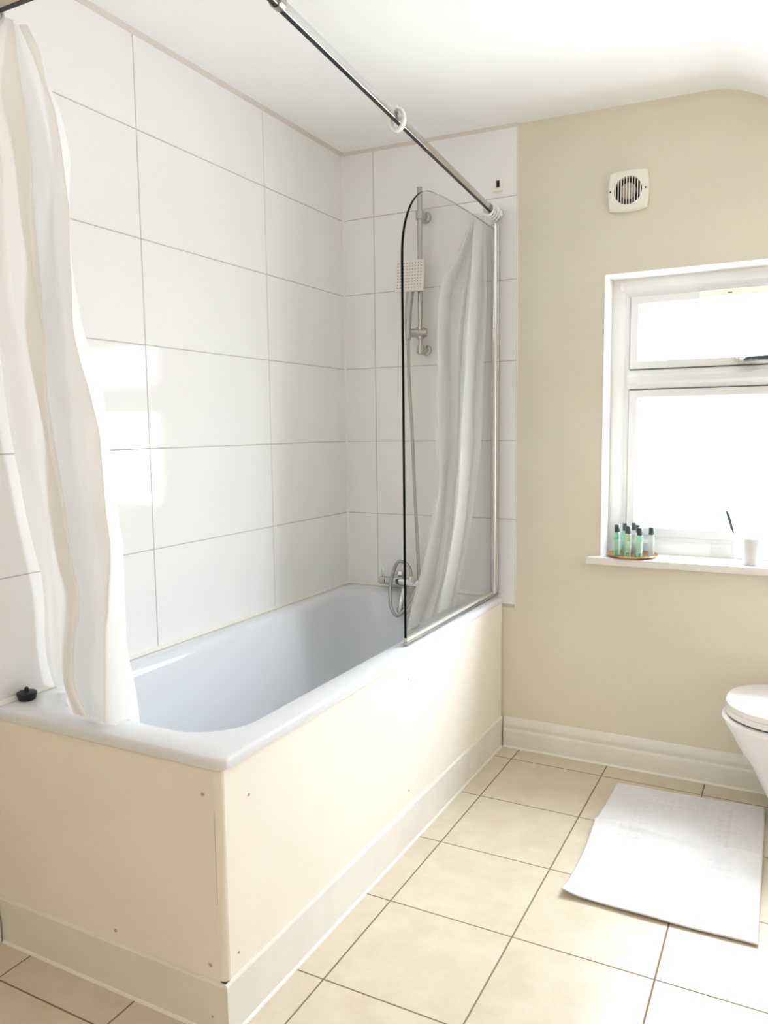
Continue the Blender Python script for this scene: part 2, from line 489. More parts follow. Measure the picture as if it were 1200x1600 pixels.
# ================================================================ the bath and its boxing
HZ = .6435
bt = thing('bathtub', 'long white enamelled bathtub set into the tiled corner', 'bathtub', (.35, -.857, 0))
b = B()
X0, X1, Y0, Y1 = .0012, .698, -1.708, -.0012
rings = [rrect(X0+.03, X1-.03, Y0+.03, Y1-.03, .02, HZ-.024),
         rrect(X0+.004, X1-.004, Y0+.004, Y1-.004, .022, HZ-.0255), rrect(X0, X1, Y0, Y1, .024, HZ-.023),
         rrect(X0, X1, Y0, Y1, .024, HZ-.009), rrect(X0+.0025, X1-.0025, Y0+.0025, Y1-.0025, .024, HZ-.003),
         rrect(X0+.008, X1-.008, Y0+.008, Y1-.008, .024, HZ), rrect(X0+.030, X1-.045, Y0+.06, Y1-.040, .10, HZ+.0005),
         rrect(.052, .630, -1.628, -.062, .135, HZ), rrect(.060, .622, -1.617, -.072, .135, HZ-.003),
         rrect(.068, .614, -1.607, -.080, .135, HZ-.012), rrect(.074, .608, -1.597, -.086, .135, HZ-.030),
         rrect(.088, .594, -1.555, -.100, .135, HZ-.13), rrect(.105, .577, -1.49, -.118, .13, HZ-.25),
         rrect(.122, .560, -1.42, -.135, .13, HZ-.34), rrect(.145, .537, -1.36, -.158, .12, HZ-.375),
         rrect(.18, .50, -1.30, -.20, .10, HZ-.392), rrect(.24, .44, -1.15, -.30, .08, HZ-.396)]
loft(b, rings, False, True)
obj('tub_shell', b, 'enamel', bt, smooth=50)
b = B()
extrude_profile(b, [(0, 0), (.010, 0), (0, .009)], (.0005, -1.703, HZ+.0002), (.0005, -.0008, HZ+.0002), (1, 0, 0))
extrude_profile(b, [(0, 0), (.014, 0), (0, .012)], (.0005, -.0005, HZ+.0002), (.695, -.0005, HZ+.0002), (0, -1, 0))
obj('sealant', b, 'caulk_w', bt)
b = B(); lathe(b, [(.031, 0), (.033, .004), (.028, .008), (.012, .009)], (.35, -.101, .53), (0, -1, .12), 28)
ov = obj('overflow_cover', b, 'chrome', bt, smooth=40); ov['label'] = 'round chrome overflow cover'
b = B(); lathe(b, [(.034, 0), (.034, .003), (.024, .004), (.022, -.003)], (.35, -.33, HZ-.3955), (0, 0, 1), 28)
obj('drain', b, 'chrome', bt, smooth=40)

def screw(parent, c, axis, r=.0042):
    b = B(); lathe(b, [(r, 0), (r*.8, .0015), (r*.2, .002)], c, axis, 10)
    return obj('screw', b, 'rust', parent)
# long side panel, drawing in slightly towards the near end
def px_(y): return .6905+.0024*y
sp = thing('bath_boxing', 'long cream painted panel along the side of the bath', 'bath panel', (.68, -.84, 0), 'painted panels boxing in the bath')
b = B()
q = [(-.018, FZ), (0, FZ), (0, .6175), (-.018, .6175)]
def run(bm, prof, y0, y1, dx=0.0):
    loft(bm, [[(px_(y)+dx+a, y, z) for a, z in prof] for y in (y0, y1)])
run(b, q, -1.6885, -.0005)
obj('board', b, 'panel', sp)
b = B(); run(b, [(0, FZ), (.006, FZ), (.006, .157), (.004, .161), (0, .162)], -1.7075, -.0005, .0002)
obj('skirting_board', b, 'gloss_w', sp)
b = B(); run(b, [(0, FZ), (.005, FZ), (.003, FZ+.004), (0, FZ+.006)], -1.7075, -.02, .0064)
obj('sealant', b, 'caulk_w', sp)
for y, z in ((-1.660, .205), (-1.61, .53), (-.84, .21), (-.84, .555)):
    screw(sp, (px_(y)+.0002, y, z), (1, 0, 0), .0032)
# end panel
ep = thing('bath_boxing', 'short cream painted panel across the near end of the bath', 'bath panel', (.33, -1.68, 0), 'painted panels boxing in the bath')
b = B(); box(b, -.0285, .6695, -1.7005, -1.691, FZ, .6175, .001)
obj('board', b, 'panel', ep)
b = B(); extrude_profile(b, [(0, FZ), (.0065, FZ), (.0065, .153), (.0045, .157), (0, .158)], (-.0285, -1.7007, 0), (.6860, -1.7007, 0), (0, -1, 0))
obj('skirting_board', b, 'gloss_w', ep)
b = B(); extrude_profile(b, [(0, FZ), (.005, FZ), (.003, FZ+.004), (0, FZ+.006)], (-.01, -1.7074, 0), (.6862, -1.7074, 0), (0, -1, 0))
obj('sealant', b, 'caulk_w', ep)
# corner batten with a quadrant edge and an open crack along it
b = B()
q = [(.6703, -1.6895)] + [(.6703+.0165*math.sin(a), -1.6895-.0125*math.cos(a)) for a in [PI/2*i/6 for i in range(7)]]
loft(b, [[(x, y, z) for x, y in q] for z in (.1628, .6175)])
obj('corner_bead', b, 'panel', ep, smooth=50)
b = B()
tube(b, [(.6702, -1.7009, .53), (.6698, -1.7010, .47), (.6703, -1.7010, .40), (.6698, -1.7009, .33)], .0011, 6)
obj('crack', b, 'ivory', ep)
for c in ((.640, -1.7007, .560), (.373, -1.7007, .184), (.644, -1.7007, .189)):
    screw(ep, c, (0, -1, 0))
screw(ep, (.651, -1.7074, .08), (0, -1, 0), .003)

# black plug left on the rim
b = B()
lathe(b, [(.0185, 0), (.0205, .002), (.0235, .014), (.0235, .018), (.020, .020), (.006, .0205), (.005, .024)], (.0295, -1.630, HZ+.0008), (0, 0, 1), 28)
lathe(b, [(.0035, .022), (.0052, .0265), (.0052, .029), (.003, .032)], (.0295, -1.630, HZ), (0, 0, 1), 12)
pl = obj('bath_plug', b, 'black', smooth=40)
tag(based(pl, (.0295, -1.630, HZ)), 'round black rubber plug sitting on the bath rim by the tiles', 'plug')

# ================================================================ glass screen
sc = thing('bath_screen', 'clear glass bath screen with a rounded top corner on the bath rim', 'shower screen', (.664, -.4, HZ))
GX0, GX1 = .660, .668
outl = [(-.015, .6685), (-.015, 2.030)]
outl += [(-.30, 2.032), (-.50, 2.028), (-.56, 2.022)]
cy, cz, ry, rz = -.575, 1.790, .229, .231
outl += [(cy-ry*math.sin(a), cz+rz*math.cos(a)) for a in [PI/2*i/16 for i in range(1, 17)]]
outl += [(-.804, 1.5), (-.804, .6685)]
b = B()
va = [b.verts.new((GX0, y, z)) for y, z in outl]; vb = [b.verts.new((GX1, y, z)) for y, z in outl]
b.faces.new(va); b.faces.new(vb[::-1])
for i in range(len(outl)):
    j = (i+1) % len(outl)
    f = b.faces.new((va[i], vb[i], vb[j], va[j]))
    f.material_index = 0 if (i == 0 or j == 0) else (2 if i < 5 else 1)
obj('glass_pane', b, None, sc, mats=['screen_glass', 'edge', 'edge_top'])
b = B()
box(b, .650, .678, -.014, -.0005, .657, 2.050, .002)
tube(b, [(.664, -.022, .657), (.664, -.022, 2.048)], .0125, 18)
obj('wall_profile', b, 'chrome', sc, smooth=40)
b = B(); box(b, .656, .672, -.806, -.036, .6455, .6575, .003)
bs = obj('bottom_seal', b, 'satin', sc)
b = B(); box(b, .6575, .6705, -.806, -.036, .6576, .668, .001)
obj('seal_lip', b, 'seal_and_shade', bs)

# ================================================================ curtain rail, rings, curtains
RZ = 2.087
rl = thing('curtain_rail', 'chrome tubular shower curtain rail bending round the bath below the ceiling', 'curtain rail', (.7, -.9, RZ))
def rail_x(y): return .664 + .0862*(-y)
cr = .05
corner = [(.822-cr*(1-math.cos(a))*1.0, -1.84+cr*(1-math.sin(a)), RZ) for a in [PI/2*i/8 for i in range(9)]]
pts = [(rail_x(-.004), -.004, RZ)] + [(rail_x(-.2*k), -.2*k, RZ) for k in range(1, 9)] + corner + [(.5, -1.84, RZ), (.2, -1.84, RZ), (-.026, -1.84, RZ)]
def sweep(bm, path, prof):
    """sweep a (sideways, up) section along a level path"""
    P = [Vector(p) for p in path]; rg = []
    for i, p in enumerate(P):
        d = (P[min(i+1, len(P)-1)]-P[max(i-1, 0)]).normalized(); s = d.cross(Vector((0, 0, 1)))
        rg.append([p + s*a + Vector((0, 0, c)) for a, c in prof])
    loft(bm, rg)
def rsec(w, h, r, n=4):
    return [(x-r*0+r*math.cos(a), y+r*math.sin(a)) for x, y, a0 in ((w/2-r, h/2-r, 0), (-w/2+r, h/2-r, PI/2), (-w/2+r, -h/2+r, PI), (w/2-r, -h/2+r, 3*PI/2)) for a in [a0+PI/2*k/(n-1) for k in range(n)]]
b = B(); sweep(b, pts, rsec(.013, .023, .0035))
rail_ob = obj('rail', b, 'rail_metal', rl, smooth=35)
b = B(); sweep(b, pts, [(.0045, -.0112), (-.0060, -.0112), (-.0060, -.0122), (.0045, -.0122)])  # black strip along the underside of the rail
sl_ = obj('underside_strip', b, 'black', rail_ob); sl_['label'] = 'dark strip underneath'
b = B(); lathe(b, [(.024, 0), (.024, .004), (.015, .008), (.015, .02)], (rail_x(0), -.0003, RZ), (0, -1, 0), 24)
obj('wall_flange', b, 'chrome', rl, smooth=40)
b = B(); lathe(b, [(.024, 0), (.024, .004), (.015, .008), (.015, .02)], (-.0295, -1.84, RZ), (1, 0, 0), 24)
obj('wall_flange', b, 'chrome', rl, smooth=40)
hx = rail_x(-1.60)
b = B(); tube(b, [(hx, -1.60, RZ+.008), (hx, -1.60, 2.398)], .006, 12); lathe(b, [(.02, 0), (.02, .004), (.008, .008)], (hx, -1.60, 2.3985), (0, 0, -1), 20)
lathe(b, [(.0145, -.009), (.0145, .009)], (hx, -1.60, RZ), (-.086, 1, 0), 20)
obj('ceiling_support', b, 'satin', rl, smooth=40)

def ring(c, tilt, label, group, yaw=0.0, rx=.0185, rz=.0255):
    """open C-shaped plastic curtain ring round the rail"""
    b = B(); P = []
    for i in range(33):
        a = PI/2 + math.radians(14) + (2*PI-math.radians(28))*i/32
        P.append(Vector((rx*math.cos(a), 0, rz*math.sin(a))))
    tube(b, P, .0043, 12)
    lathe(b, [(.0048, -.006), (.0058, 0), (.0048, .006)], P[0], (P[0]-P[1]), 10)
    bmesh.ops.transform(b, verts=b.verts, matrix=Matrix.Rotation(yaw, 4, 'Z') @ Matrix.Rotation(tilt, 4, 'X') @ Matrix.Rotation(.18, 4, 'Y'))
    o = obj('curtain_ring', b, 'plastic', smooth=60)
    o.location = c
    return tag(o, label, 'curtain ring', group)
G1 = 'loose rings in the middle of the rail'
ring((rail_x(-1.00), -.996, RZ-.004), .12, 'white plastic curtain ring, the farther of the touching pair midway along the rail', G1)
ring((rail_x(-1.02), -1.007, RZ-.005), .12, 'white plastic curtain ring, the nearer of the touching pair midway along the rail', G1)
G2 = 'rings bunched at the wall end of the rail'
for k in range(4):
    ring((rail_x(-.04)+.001*k, -.034-.024*k, RZ-.005), .05-.13*k, 'white plastic curtain ring bunched against the wall end of the rail', G2, .1*k-.1)
ring((.33, -1.84, RZ-.006), .08, 'white plastic curtain ring holding the top of the near curtain', 'ring over the near curtain', PI/2)

def curtain(name, net, mat, seed, label, crumple=.028, nu=10, nv=9, xmax=9):
    cols = [catmull(c, nv) for c in net]                      # along the fall
    rows = list(zip(*cols)); rnd = random.Random(seed)
    ph = [rnd.uniform(0, 6.28) for _ in range(8)]
    b = B(); grid = []
    R = len(rows)
    for k, row in enumerate(rows):
        line = catmull([tuple(p) for p in row], nu); t = k/(R-1)
        out = []
        C = len(line)
        for i, p in enumerate(line):
            s = i/(C-1)
            q = Vector((p.x*7+ph[0], p.y*7+ph[1], p.z*3.1+ph[2]+p.x*3))
            d = noise.voronoi(q)[0]
            w = (d[0]-.35)*crumple + .0022*math.sin(47*s-9*t+ph[3])*math.sin(8*t+5*s+ph[4])
            r = p + Vector((.25, 1, 0))*(w*min(1, 5*t+.1, 8*(1-t)+.15))
            if r.y < -1:                                          # lies over the rim, hangs clear of the tub wall
                lim = HZ+.005 if (r.y < -1.625 or r.x < .075) else max(.5, HZ+.005-1.0*(r.y+1.625))
                r.z = max(r.z, lim)
            if r.x > xmax: r.x = xmax
            out.append(b.verts.new(r))
        grid.append(out)
    for r0, r1 in zip(grid, grid[1:]):
        for i in range(len(r0)-1):
            b.faces.new((r0[i], r0[i+1], r1[i+1], r1[i]))
    o = obj(name, b, mat, smooth=180)
    return tag(o, label, 'shower curtain', 'shower curtains')
NEAR_NET = [
  [(0.169,-1.812,2.127),(0.163,-1.806,2.074),(0.154,-1.798,2.023),(0.133,-1.782,1.975),(0.11,-1.762,1.927),(0.084,-1.739,1.876),(0.06,-1.716,1.824),(0.038,-1.694,1.768),(0.022,-1.677,1.708),(0.014,-1.665,1.645),(0.014,-1.659,1.578),(0.014,-1.652,1.511),(0.014,-1.644,1.442),(0.014,-1.634,1.373),(0.014,-1.623,1.303),(0.014,-1.613,1.231),(0.014,-1.603,1.158),(0.014,-1.592,1.083),(0.014,-1.581,1.008),(0.014,-1.57,0.93),(0.014,-1.558,0.852),(0.014,-1.554,0.773),(0.014,-1.545,0.693),(0.014,-1.524,0.608)],
  [(0.181,-1.81,2.125),(0.171,-1.802,2.074),(0.158,-1.791,2.024),(0.136,-1.773,1.977),(0.113,-1.754,1.927),(0.09,-1.732,1.877),(0.068,-1.711,1.822),(0.048,-1.691,1.766),(0.033,-1.674,1.705),(0.026,-1.662,1.641),(0.026,-1.656,1.574),(0.026,-1.649,1.507),(0.026,-1.64,1.438),(0.026,-1.63,1.369),(0.026,-1.62,1.298),(0.026,-1.61,1.226),(0.026,-1.599,1.152),(0.026,-1.588,1.078),(0.026,-1.577,1.001),(0.026,-1.565,0.924),(0.026,-1.554,0.845),(0.026,-1.549,0.766),(0.026,-1.539,0.685),(0.026,-1.52,0.599)],
  [(0.215,-1.809,2.117),(0.211,-1.798,2.067),(0.201,-1.783,2.017),(0.182,-1.761,1.971),(0.158,-1.736,1.924),(0.13,-1.71,1.874),(0.102,-1.684,1.823),(0.077,-1.66,1.766),(0.059,-1.642,1.706),(0.05,-1.63,1.641),(0.05,-1.624,1.573),(0.05,-1.618,1.504),(0.05,-1.611,1.434),(0.05,-1.604,1.364),(0.05,-1.596,1.292),(0.05,-1.589,1.219),(0.05,-1.583,1.145),(0.05,-1.577,1.07),(0.05,-1.57,0.994),(0.05,-1.567,0.918),(0.05,-1.564,0.841),(0.05,-1.558,0.762),(0.05,-1.553,0.683),(0.05,-1.551,0.603)],
  [(0.239,-1.807,2.112),(0.229,-1.792,2.065),(0.216,-1.774,2.017),(0.194,-1.749,1.972),(0.173,-1.727,1.923),(0.151,-1.704,1.871),(0.128,-1.681,1.818),(0.107,-1.66,1.76),(0.092,-1.644,1.698),(0.085,-1.633,1.634),(0.085,-1.627,1.566),(0.085,-1.621,1.497),(0.085,-1.614,1.428),(0.085,-1.606,1.358),(0.085,-1.598,1.286),(0.085,-1.591,1.213),(0.085,-1.585,1.14),(0.085,-1.578,1.065),(0.085,-1.572,0.99),(0.085,-1.569,0.913),(0.085,-1.566,0.836),(0.085,-1.56,0.758),(0.085,-1.555,0.679),(0.085,-1.552,0.599)],
  [(0.241,-1.815,2.108),(0.25,-1.814,2.051),(0.256,-1.811,1.995),(0.249,-1.798,1.944),(0.228,-1.776,1.897),(0.2,-1.749,1.85),(0.172,-1.723,1.8),(0.147,-1.699,1.746),(0.129,-1.681,1.687),(0.12,-1.668,1.624),(0.12,-1.663,1.558),(0.12,-1.657,1.491),(0.12,-1.65,1.423),(0.12,-1.642,1.354),(0.12,-1.635,1.285),(0.12,-1.628,1.214),(0.12,-1.622,1.142),(0.12,-1.616,1.069),(0.12,-1.61,0.995),(0.12,-1.607,0.921),(0.12,-1.604,0.846),(0.12,-1.598,0.769),(0.12,-1.593,0.692),(0.12,-1.591,0.614)],
  [(0.326,-1.816,2.08),(0.333,-1.819,2.024),(0.339,-1.821,1.967),(0.346,-1.823,1.91),(0.344,-1.819,1.856),(0.339,-1.813,1.803),(0.334,-1.808,1.748),(0.33,-1.802,1.693),(0.327,-1.796,1.636),(0.323,-1.79,1.579),(0.319,-1.785,1.521),(0.315,-1.779,1.461),(0.311,-1.773,1.401),(0.307,-1.767,1.34),(0.304,-1.762,1.278),(0.301,-1.756,1.214),(0.299,-1.75,1.15),(0.299,-1.744,1.085),(0.3,-1.739,1.019),(0.312,-1.733,0.953),(0.294,-1.727,0.883),(0.272,-1.721,0.811),(0.264,-1.716,0.739),(0.301,-1.71,0.674)],
  [(0.351,-1.817,2.069),(0.36,-1.821,2.012),(0.369,-1.824,1.955),(0.376,-1.827,1.898),(0.375,-1.824,1.845),(0.37,-1.818,1.792),(0.366,-1.813,1.738),(0.362,-1.807,1.683),(0.359,-1.801,1.627),(0.355,-1.795,1.571),(0.351,-1.79,1.513),(0.347,-1.784,1.454),(0.344,-1.778,1.395),(0.34,-1.772,1.334),(0.337,-1.767,1.272),(0.334,-1.761,1.21),(0.333,-1.755,1.146),(0.333,-1.749,1.082),(0.335,-1.744,1.016),(0.347,-1.738,0.951),(0.326,-1.732,0.882),(0.305,-1.726,0.811),(0.302,-1.721,0.741),(0.338,-1.715,0.676)],
  [(0.339,-1.811,2.074),(0.335,-1.804,2.023),(0.33,-1.797,1.972),(0.325,-1.79,1.919),(0.32,-1.784,1.865),(0.315,-1.778,1.81),(0.311,-1.773,1.754),(0.308,-1.767,1.697),(0.305,-1.761,1.639),(0.301,-1.755,1.58),(0.297,-1.75,1.52),(0.293,-1.744,1.459),(0.29,-1.738,1.397),(0.286,-1.732,1.334),(0.283,-1.727,1.27),(0.28,-1.721,1.205),(0.279,-1.715,1.139),(0.279,-1.709,1.072),(0.282,-1.704,1.005),(0.295,-1.698,0.937),(0.273,-1.692,0.865),(0.251,-1.686,0.792),(0.249,-1.681,0.719),(0.287,-1.675,0.652)],
  [(0.346,-1.809,2.065),(0.366,-1.798,2.011),(0.367,-1.787,1.96),(0.359,-1.776,1.91),(0.353,-1.769,1.857),(0.347,-1.763,1.802),(0.344,-1.758,1.746),(0.342,-1.752,1.689),(0.341,-1.746,1.631),(0.339,-1.74,1.572),(0.337,-1.735,1.513),(0.339,-1.729,1.452),(0.342,-1.723,1.39),(0.345,-1.717,1.328),(0.341,-1.712,1.264),(0.336,-1.706,1.2),(0.333,-1.7,1.135),(0.33,-1.694,1.068),(0.322,-1.689,1.001),(0.306,-1.683,0.931),(0.297,-1.677,0.861),(0.295,-1.671,0.79),(0.289,-1.666,0.717),(0.282,-1.66,0.643)],
  [(0.38,-1.811,2.056),(0.405,-1.804,2),(0.41,-1.797,1.947),(0.407,-1.79,1.896),(0.402,-1.784,1.843),(0.397,-1.778,1.79),(0.394,-1.773,1.735),(0.393,-1.767,1.679),(0.391,-1.761,1.622),(0.39,-1.755,1.565),(0.388,-1.75,1.506),(0.39,-1.744,1.447),(0.393,-1.738,1.386),(0.396,-1.732,1.325),(0.392,-1.727,1.263),(0.387,-1.721,1.2),(0.384,-1.715,1.136),(0.381,-1.709,1.071),(0.373,-1.704,1.005),(0.358,-1.698,0.936),(0.35,-1.692,0.867),(0.348,-1.686,0.798),(0.342,-1.681,0.727),(0.336,-1.675,0.654)],
  [(0.375,-1.814,2.056),(0.4,-1.812,1.998),(0.421,-1.811,1.94),(0.44,-1.809,1.883),(0.441,-1.804,1.83),(0.436,-1.798,1.778),(0.432,-1.793,1.724),(0.427,-1.787,1.67),(0.423,-1.781,1.614),(0.421,-1.775,1.557),(0.42,-1.77,1.5),(0.429,-1.764,1.441),(0.441,-1.758,1.381),(0.444,-1.752,1.321),(0.447,-1.747,1.261),(0.449,-1.741,1.199),(0.451,-1.735,1.137),(0.448,-1.729,1.073),(0.432,-1.724,1.008),(0.406,-1.718,0.94),(0.391,-1.712,0.872),(0.385,-1.706,0.803),(0.376,-1.701,0.732),(0.367,-1.695,0.661)],
  [(0.358,-1.812,2.061),(0.378,-1.803,2.006),(0.392,-1.795,1.951),(0.406,-1.786,1.896),(0.404,-1.778,1.843),(0.392,-1.769,1.79),(0.384,-1.761,1.736),(0.378,-1.752,1.68),(0.37,-1.743,1.623),(0.364,-1.735,1.564),(0.361,-1.726,1.505),(0.37,-1.718,1.443),(0.381,-1.709,1.38),(0.38,-1.701,1.317),(0.379,-1.692,1.253),(0.376,-1.684,1.188),(0.373,-1.675,1.121),(0.371,-1.666,1.054),(0.37,-1.658,0.985),(0.369,-1.649,0.915),(0.367,-1.641,0.843),(0.365,-1.632,0.77),(0.362,-1.624,0.696),(0.359,-1.615,0.621)],
  [(0.376,-1.807,2.059),(0.386,-1.79,2.009),(0.391,-1.774,1.958),(0.396,-1.757,1.907),(0.39,-1.744,1.855),(0.375,-1.732,1.802),(0.364,-1.721,1.747),(0.355,-1.709,1.69),(0.344,-1.698,1.632),(0.335,-1.686,1.572),(0.33,-1.675,1.51),(0.337,-1.663,1.446),(0.344,-1.652,1.382),(0.341,-1.64,1.316),(0.338,-1.629,1.249),(0.332,-1.617,1.18),(0.327,-1.606,1.11),(0.322,-1.594,1.038),(0.318,-1.583,0.964),(0.315,-1.571,0.89),(0.311,-1.56,0.813),(0.306,-1.548,0.735),(0.301,-1.537,0.655),(0.296,-1.525,0.574)]]
FAR_NET = [
  [(0.603,-0.092,2.064),(0.569,-0.096,1.998),(0.536,-0.101,1.93),(0.492,-0.109,1.862),(0.476,-0.117,1.79),(0.477,-0.125,1.717),(0.476,-0.134,1.644),(0.478,-0.142,1.57),(0.48,-0.15,1.497),(0.483,-0.158,1.424),(0.486,-0.166,1.351),(0.489,-0.174,1.277),(0.493,-0.182,1.204),(0.498,-0.19,1.131),(0.495,-0.198,1.058),(0.489,-0.206,0.984),(0.479,-0.215,0.911),(0.467,-0.223,0.837),(0.45,-0.231,0.762),(0.432,-0.239,0.686),(0.415,-0.247,0.611),(0.402,-0.255,0.535)],
  [(0.628,-0.132,2.052),(0.602,-0.154,1.982),(0.575,-0.172,1.913),(0.533,-0.181,1.846),(0.517,-0.189,1.777),(0.519,-0.198,1.706),(0.518,-0.206,1.634),(0.52,-0.215,1.563),(0.523,-0.224,1.492),(0.526,-0.232,1.421),(0.529,-0.241,1.35),(0.533,-0.249,1.279),(0.536,-0.258,1.208),(0.541,-0.266,1.137),(0.54,-0.275,1.067),(0.534,-0.284,0.995),(0.525,-0.292,0.924),(0.513,-0.301,0.853),(0.498,-0.309,0.78),(0.48,-0.318,0.708),(0.464,-0.326,0.635),(0.452,-0.335,0.562)],
  [(0.613,-0.087,2.071),(0.589,-0.082,2.006),(0.566,-0.077,1.94),(0.533,-0.079,1.872),(0.511,-0.087,1.802),(0.51,-0.095,1.729),(0.51,-0.104,1.657),(0.512,-0.112,1.584),(0.514,-0.12,1.512),(0.517,-0.128,1.439),(0.522,-0.136,1.366),(0.527,-0.144,1.294),(0.532,-0.152,1.222),(0.528,-0.16,1.149),(0.525,-0.168,1.077),(0.522,-0.176,1.004),(0.515,-0.185,0.931),(0.508,-0.193,0.858),(0.5,-0.201,0.785),(0.485,-0.209,0.71),(0.463,-0.217,0.635),(0.44,-0.225,0.559)],
  [(0.626,-0.092,2.073),(0.605,-0.093,2.006),(0.584,-0.094,1.939),(0.554,-0.099,1.872),(0.529,-0.107,1.802),(0.529,-0.115,1.731),(0.529,-0.124,1.659),(0.531,-0.132,1.587),(0.533,-0.14,1.515),(0.536,-0.148,1.443),(0.541,-0.156,1.372),(0.546,-0.164,1.3),(0.55,-0.172,1.228),(0.548,-0.18,1.156),(0.545,-0.188,1.085),(0.542,-0.196,1.013),(0.536,-0.205,0.941),(0.528,-0.213,0.869),(0.52,-0.221,0.796),(0.507,-0.229,0.723),(0.485,-0.237,0.649),(0.462,-0.245,0.574)],
  [(0.619,-0.102,2.074),(0.611,-0.111,2.005),(0.6,-0.12,1.936),(0.589,-0.128,1.867),(0.579,-0.135,1.798),(0.575,-0.143,1.728),(0.572,-0.151,1.658),(0.571,-0.158,1.588),(0.57,-0.166,1.518),(0.569,-0.174,1.448),(0.572,-0.181,1.377),(0.575,-0.189,1.307),(0.578,-0.196,1.236),(0.576,-0.204,1.166),(0.572,-0.212,1.096),(0.568,-0.219,1.025),(0.562,-0.227,0.954),(0.555,-0.235,0.883),(0.548,-0.242,0.812),(0.539,-0.25,0.74),(0.521,-0.257,0.668),(0.503,-0.265,0.595)],
  [(0.631,-0.094,2.074),(0.62,-0.096,2.007),(0.607,-0.098,1.94),(0.595,-0.103,1.872),(0.584,-0.11,1.803),(0.581,-0.118,1.733),(0.577,-0.126,1.663),(0.576,-0.133,1.593),(0.575,-0.141,1.523),(0.574,-0.149,1.452),(0.577,-0.156,1.382),(0.58,-0.164,1.312),(0.583,-0.171,1.241),(0.581,-0.179,1.171),(0.577,-0.187,1.1),(0.573,-0.194,1.03),(0.568,-0.202,0.959),(0.561,-0.21,0.888),(0.554,-0.217,0.817),(0.546,-0.225,0.745),(0.528,-0.232,0.673),(0.509,-0.24,0.6)],
  [(0.623,-0.125,2.065),(0.626,-0.146,1.994),(0.628,-0.167,1.924),(0.628,-0.18,1.855),(0.624,-0.187,1.788),(0.622,-0.193,1.721),(0.619,-0.2,1.653),(0.618,-0.207,1.586),(0.618,-0.213,1.518),(0.618,-0.22,1.45),(0.618,-0.227,1.383),(0.617,-0.233,1.315),(0.617,-0.24,1.247),(0.615,-0.247,1.179),(0.611,-0.253,1.111),(0.608,-0.26,1.042),(0.603,-0.267,0.974),(0.594,-0.273,0.905),(0.584,-0.28,0.836),(0.575,-0.287,0.767),(0.563,-0.293,0.697),(0.554,-0.3,0.627)],
  [(0.644,-0.07,2.073),(0.636,-0.062,2.009),(0.628,-0.054,1.944),(0.622,-0.054,1.877),(0.618,-0.061,1.809),(0.615,-0.067,1.74),(0.613,-0.074,1.671),(0.612,-0.08,1.602),(0.611,-0.086,1.532),(0.611,-0.093,1.463),(0.611,-0.099,1.394),(0.61,-0.106,1.324),(0.61,-0.112,1.254),(0.608,-0.119,1.185),(0.604,-0.125,1.115),(0.601,-0.131,1.045),(0.596,-0.138,0.974),(0.587,-0.144,0.904),(0.577,-0.151,0.833),(0.567,-0.157,0.761),(0.556,-0.164,0.69),(0.544,-0.17,0.618)],
  [(0.624,-0.076,2.072),(0.631,-0.072,2.006),(0.638,-0.069,1.939),(0.641,-0.07,1.871),(0.644,-0.075,1.803),(0.643,-0.08,1.735),(0.636,-0.085,1.667),(0.633,-0.09,1.599),(0.632,-0.095,1.53),(0.632,-0.1,1.462),(0.628,-0.105,1.393),(0.625,-0.11,1.324),(0.622,-0.115,1.255),(0.617,-0.12,1.185),(0.61,-0.125,1.116),(0.603,-0.13,1.046),(0.595,-0.135,0.975),(0.585,-0.14,0.905),(0.574,-0.145,0.833),(0.561,-0.15,0.762),(0.55,-0.155,0.69),(0.541,-0.16,0.618)],
  [(0.648,-0.079,2.066),(0.652,-0.081,1.999),(0.652,-0.084,1.931),(0.652,-0.088,1.864),(0.652,-0.092,1.797),(0.652,-0.096,1.73),(0.652,-0.101,1.664),(0.652,-0.105,1.597),(0.652,-0.109,1.529),(0.652,-0.114,1.462),(0.652,-0.118,1.394),(0.652,-0.122,1.326),(0.649,-0.126,1.258),(0.644,-0.131,1.189),(0.637,-0.135,1.121),(0.63,-0.139,1.052),(0.623,-0.144,0.982),(0.612,-0.148,0.912),(0.601,-0.152,0.842),(0.588,-0.156,0.771),(0.577,-0.161,0.7),(0.568,-0.165,0.629)]]

c1 = curtain('shower_curtain', NEAR_NET, 'curtain', 2, 'white plastic shower curtain bunched over the near end of the bath')
c2 = curtain('shower_curtain', FAR_NET, 'curtain', 4, 'white plastic shower curtain bunched behind the glass screen', .020, xmax=.654)

# ================================================================ shower fittings on the end wall
rr = thing('shower_riser_rail', 'slim chrome shower riser rail on the end wall tiles behind the glass', 'shower rail', (.372, -.05, 1.59))
b = B(); tube(b, [(.372, -.052, 1.585), (.372, -.052, 2.215)], .0095, 18)
obj('rail', b, 'satin', rr, smooth=60)
for z in (2.112, 1.605):
    b = B(); lathe(b, [(.021, 0), (.021, .012), (.013, .016), (.012, .05)], (.372+.006, -.0003, z), (-.1, -1, 0), 24)
    lathe(b, [(.0155, -.016), (.0155, .016)], (.372, -.052, z), (0, 0, 1), 20)
    obj('bracket', b, 'satin', rr, smooth=40)
b = B()
tube(b, [(.400, -.052, 1.668), (.345, -.066, 1.668), (.336, -.072, 1.668)], .0165, 18)
lathe(b, [(.0175, -.022), (.0175, .022)], (.372, -.052, 1.668), (0, 0, 1), 20)
obj('slider', b, 'satin', rr, smooth=40)

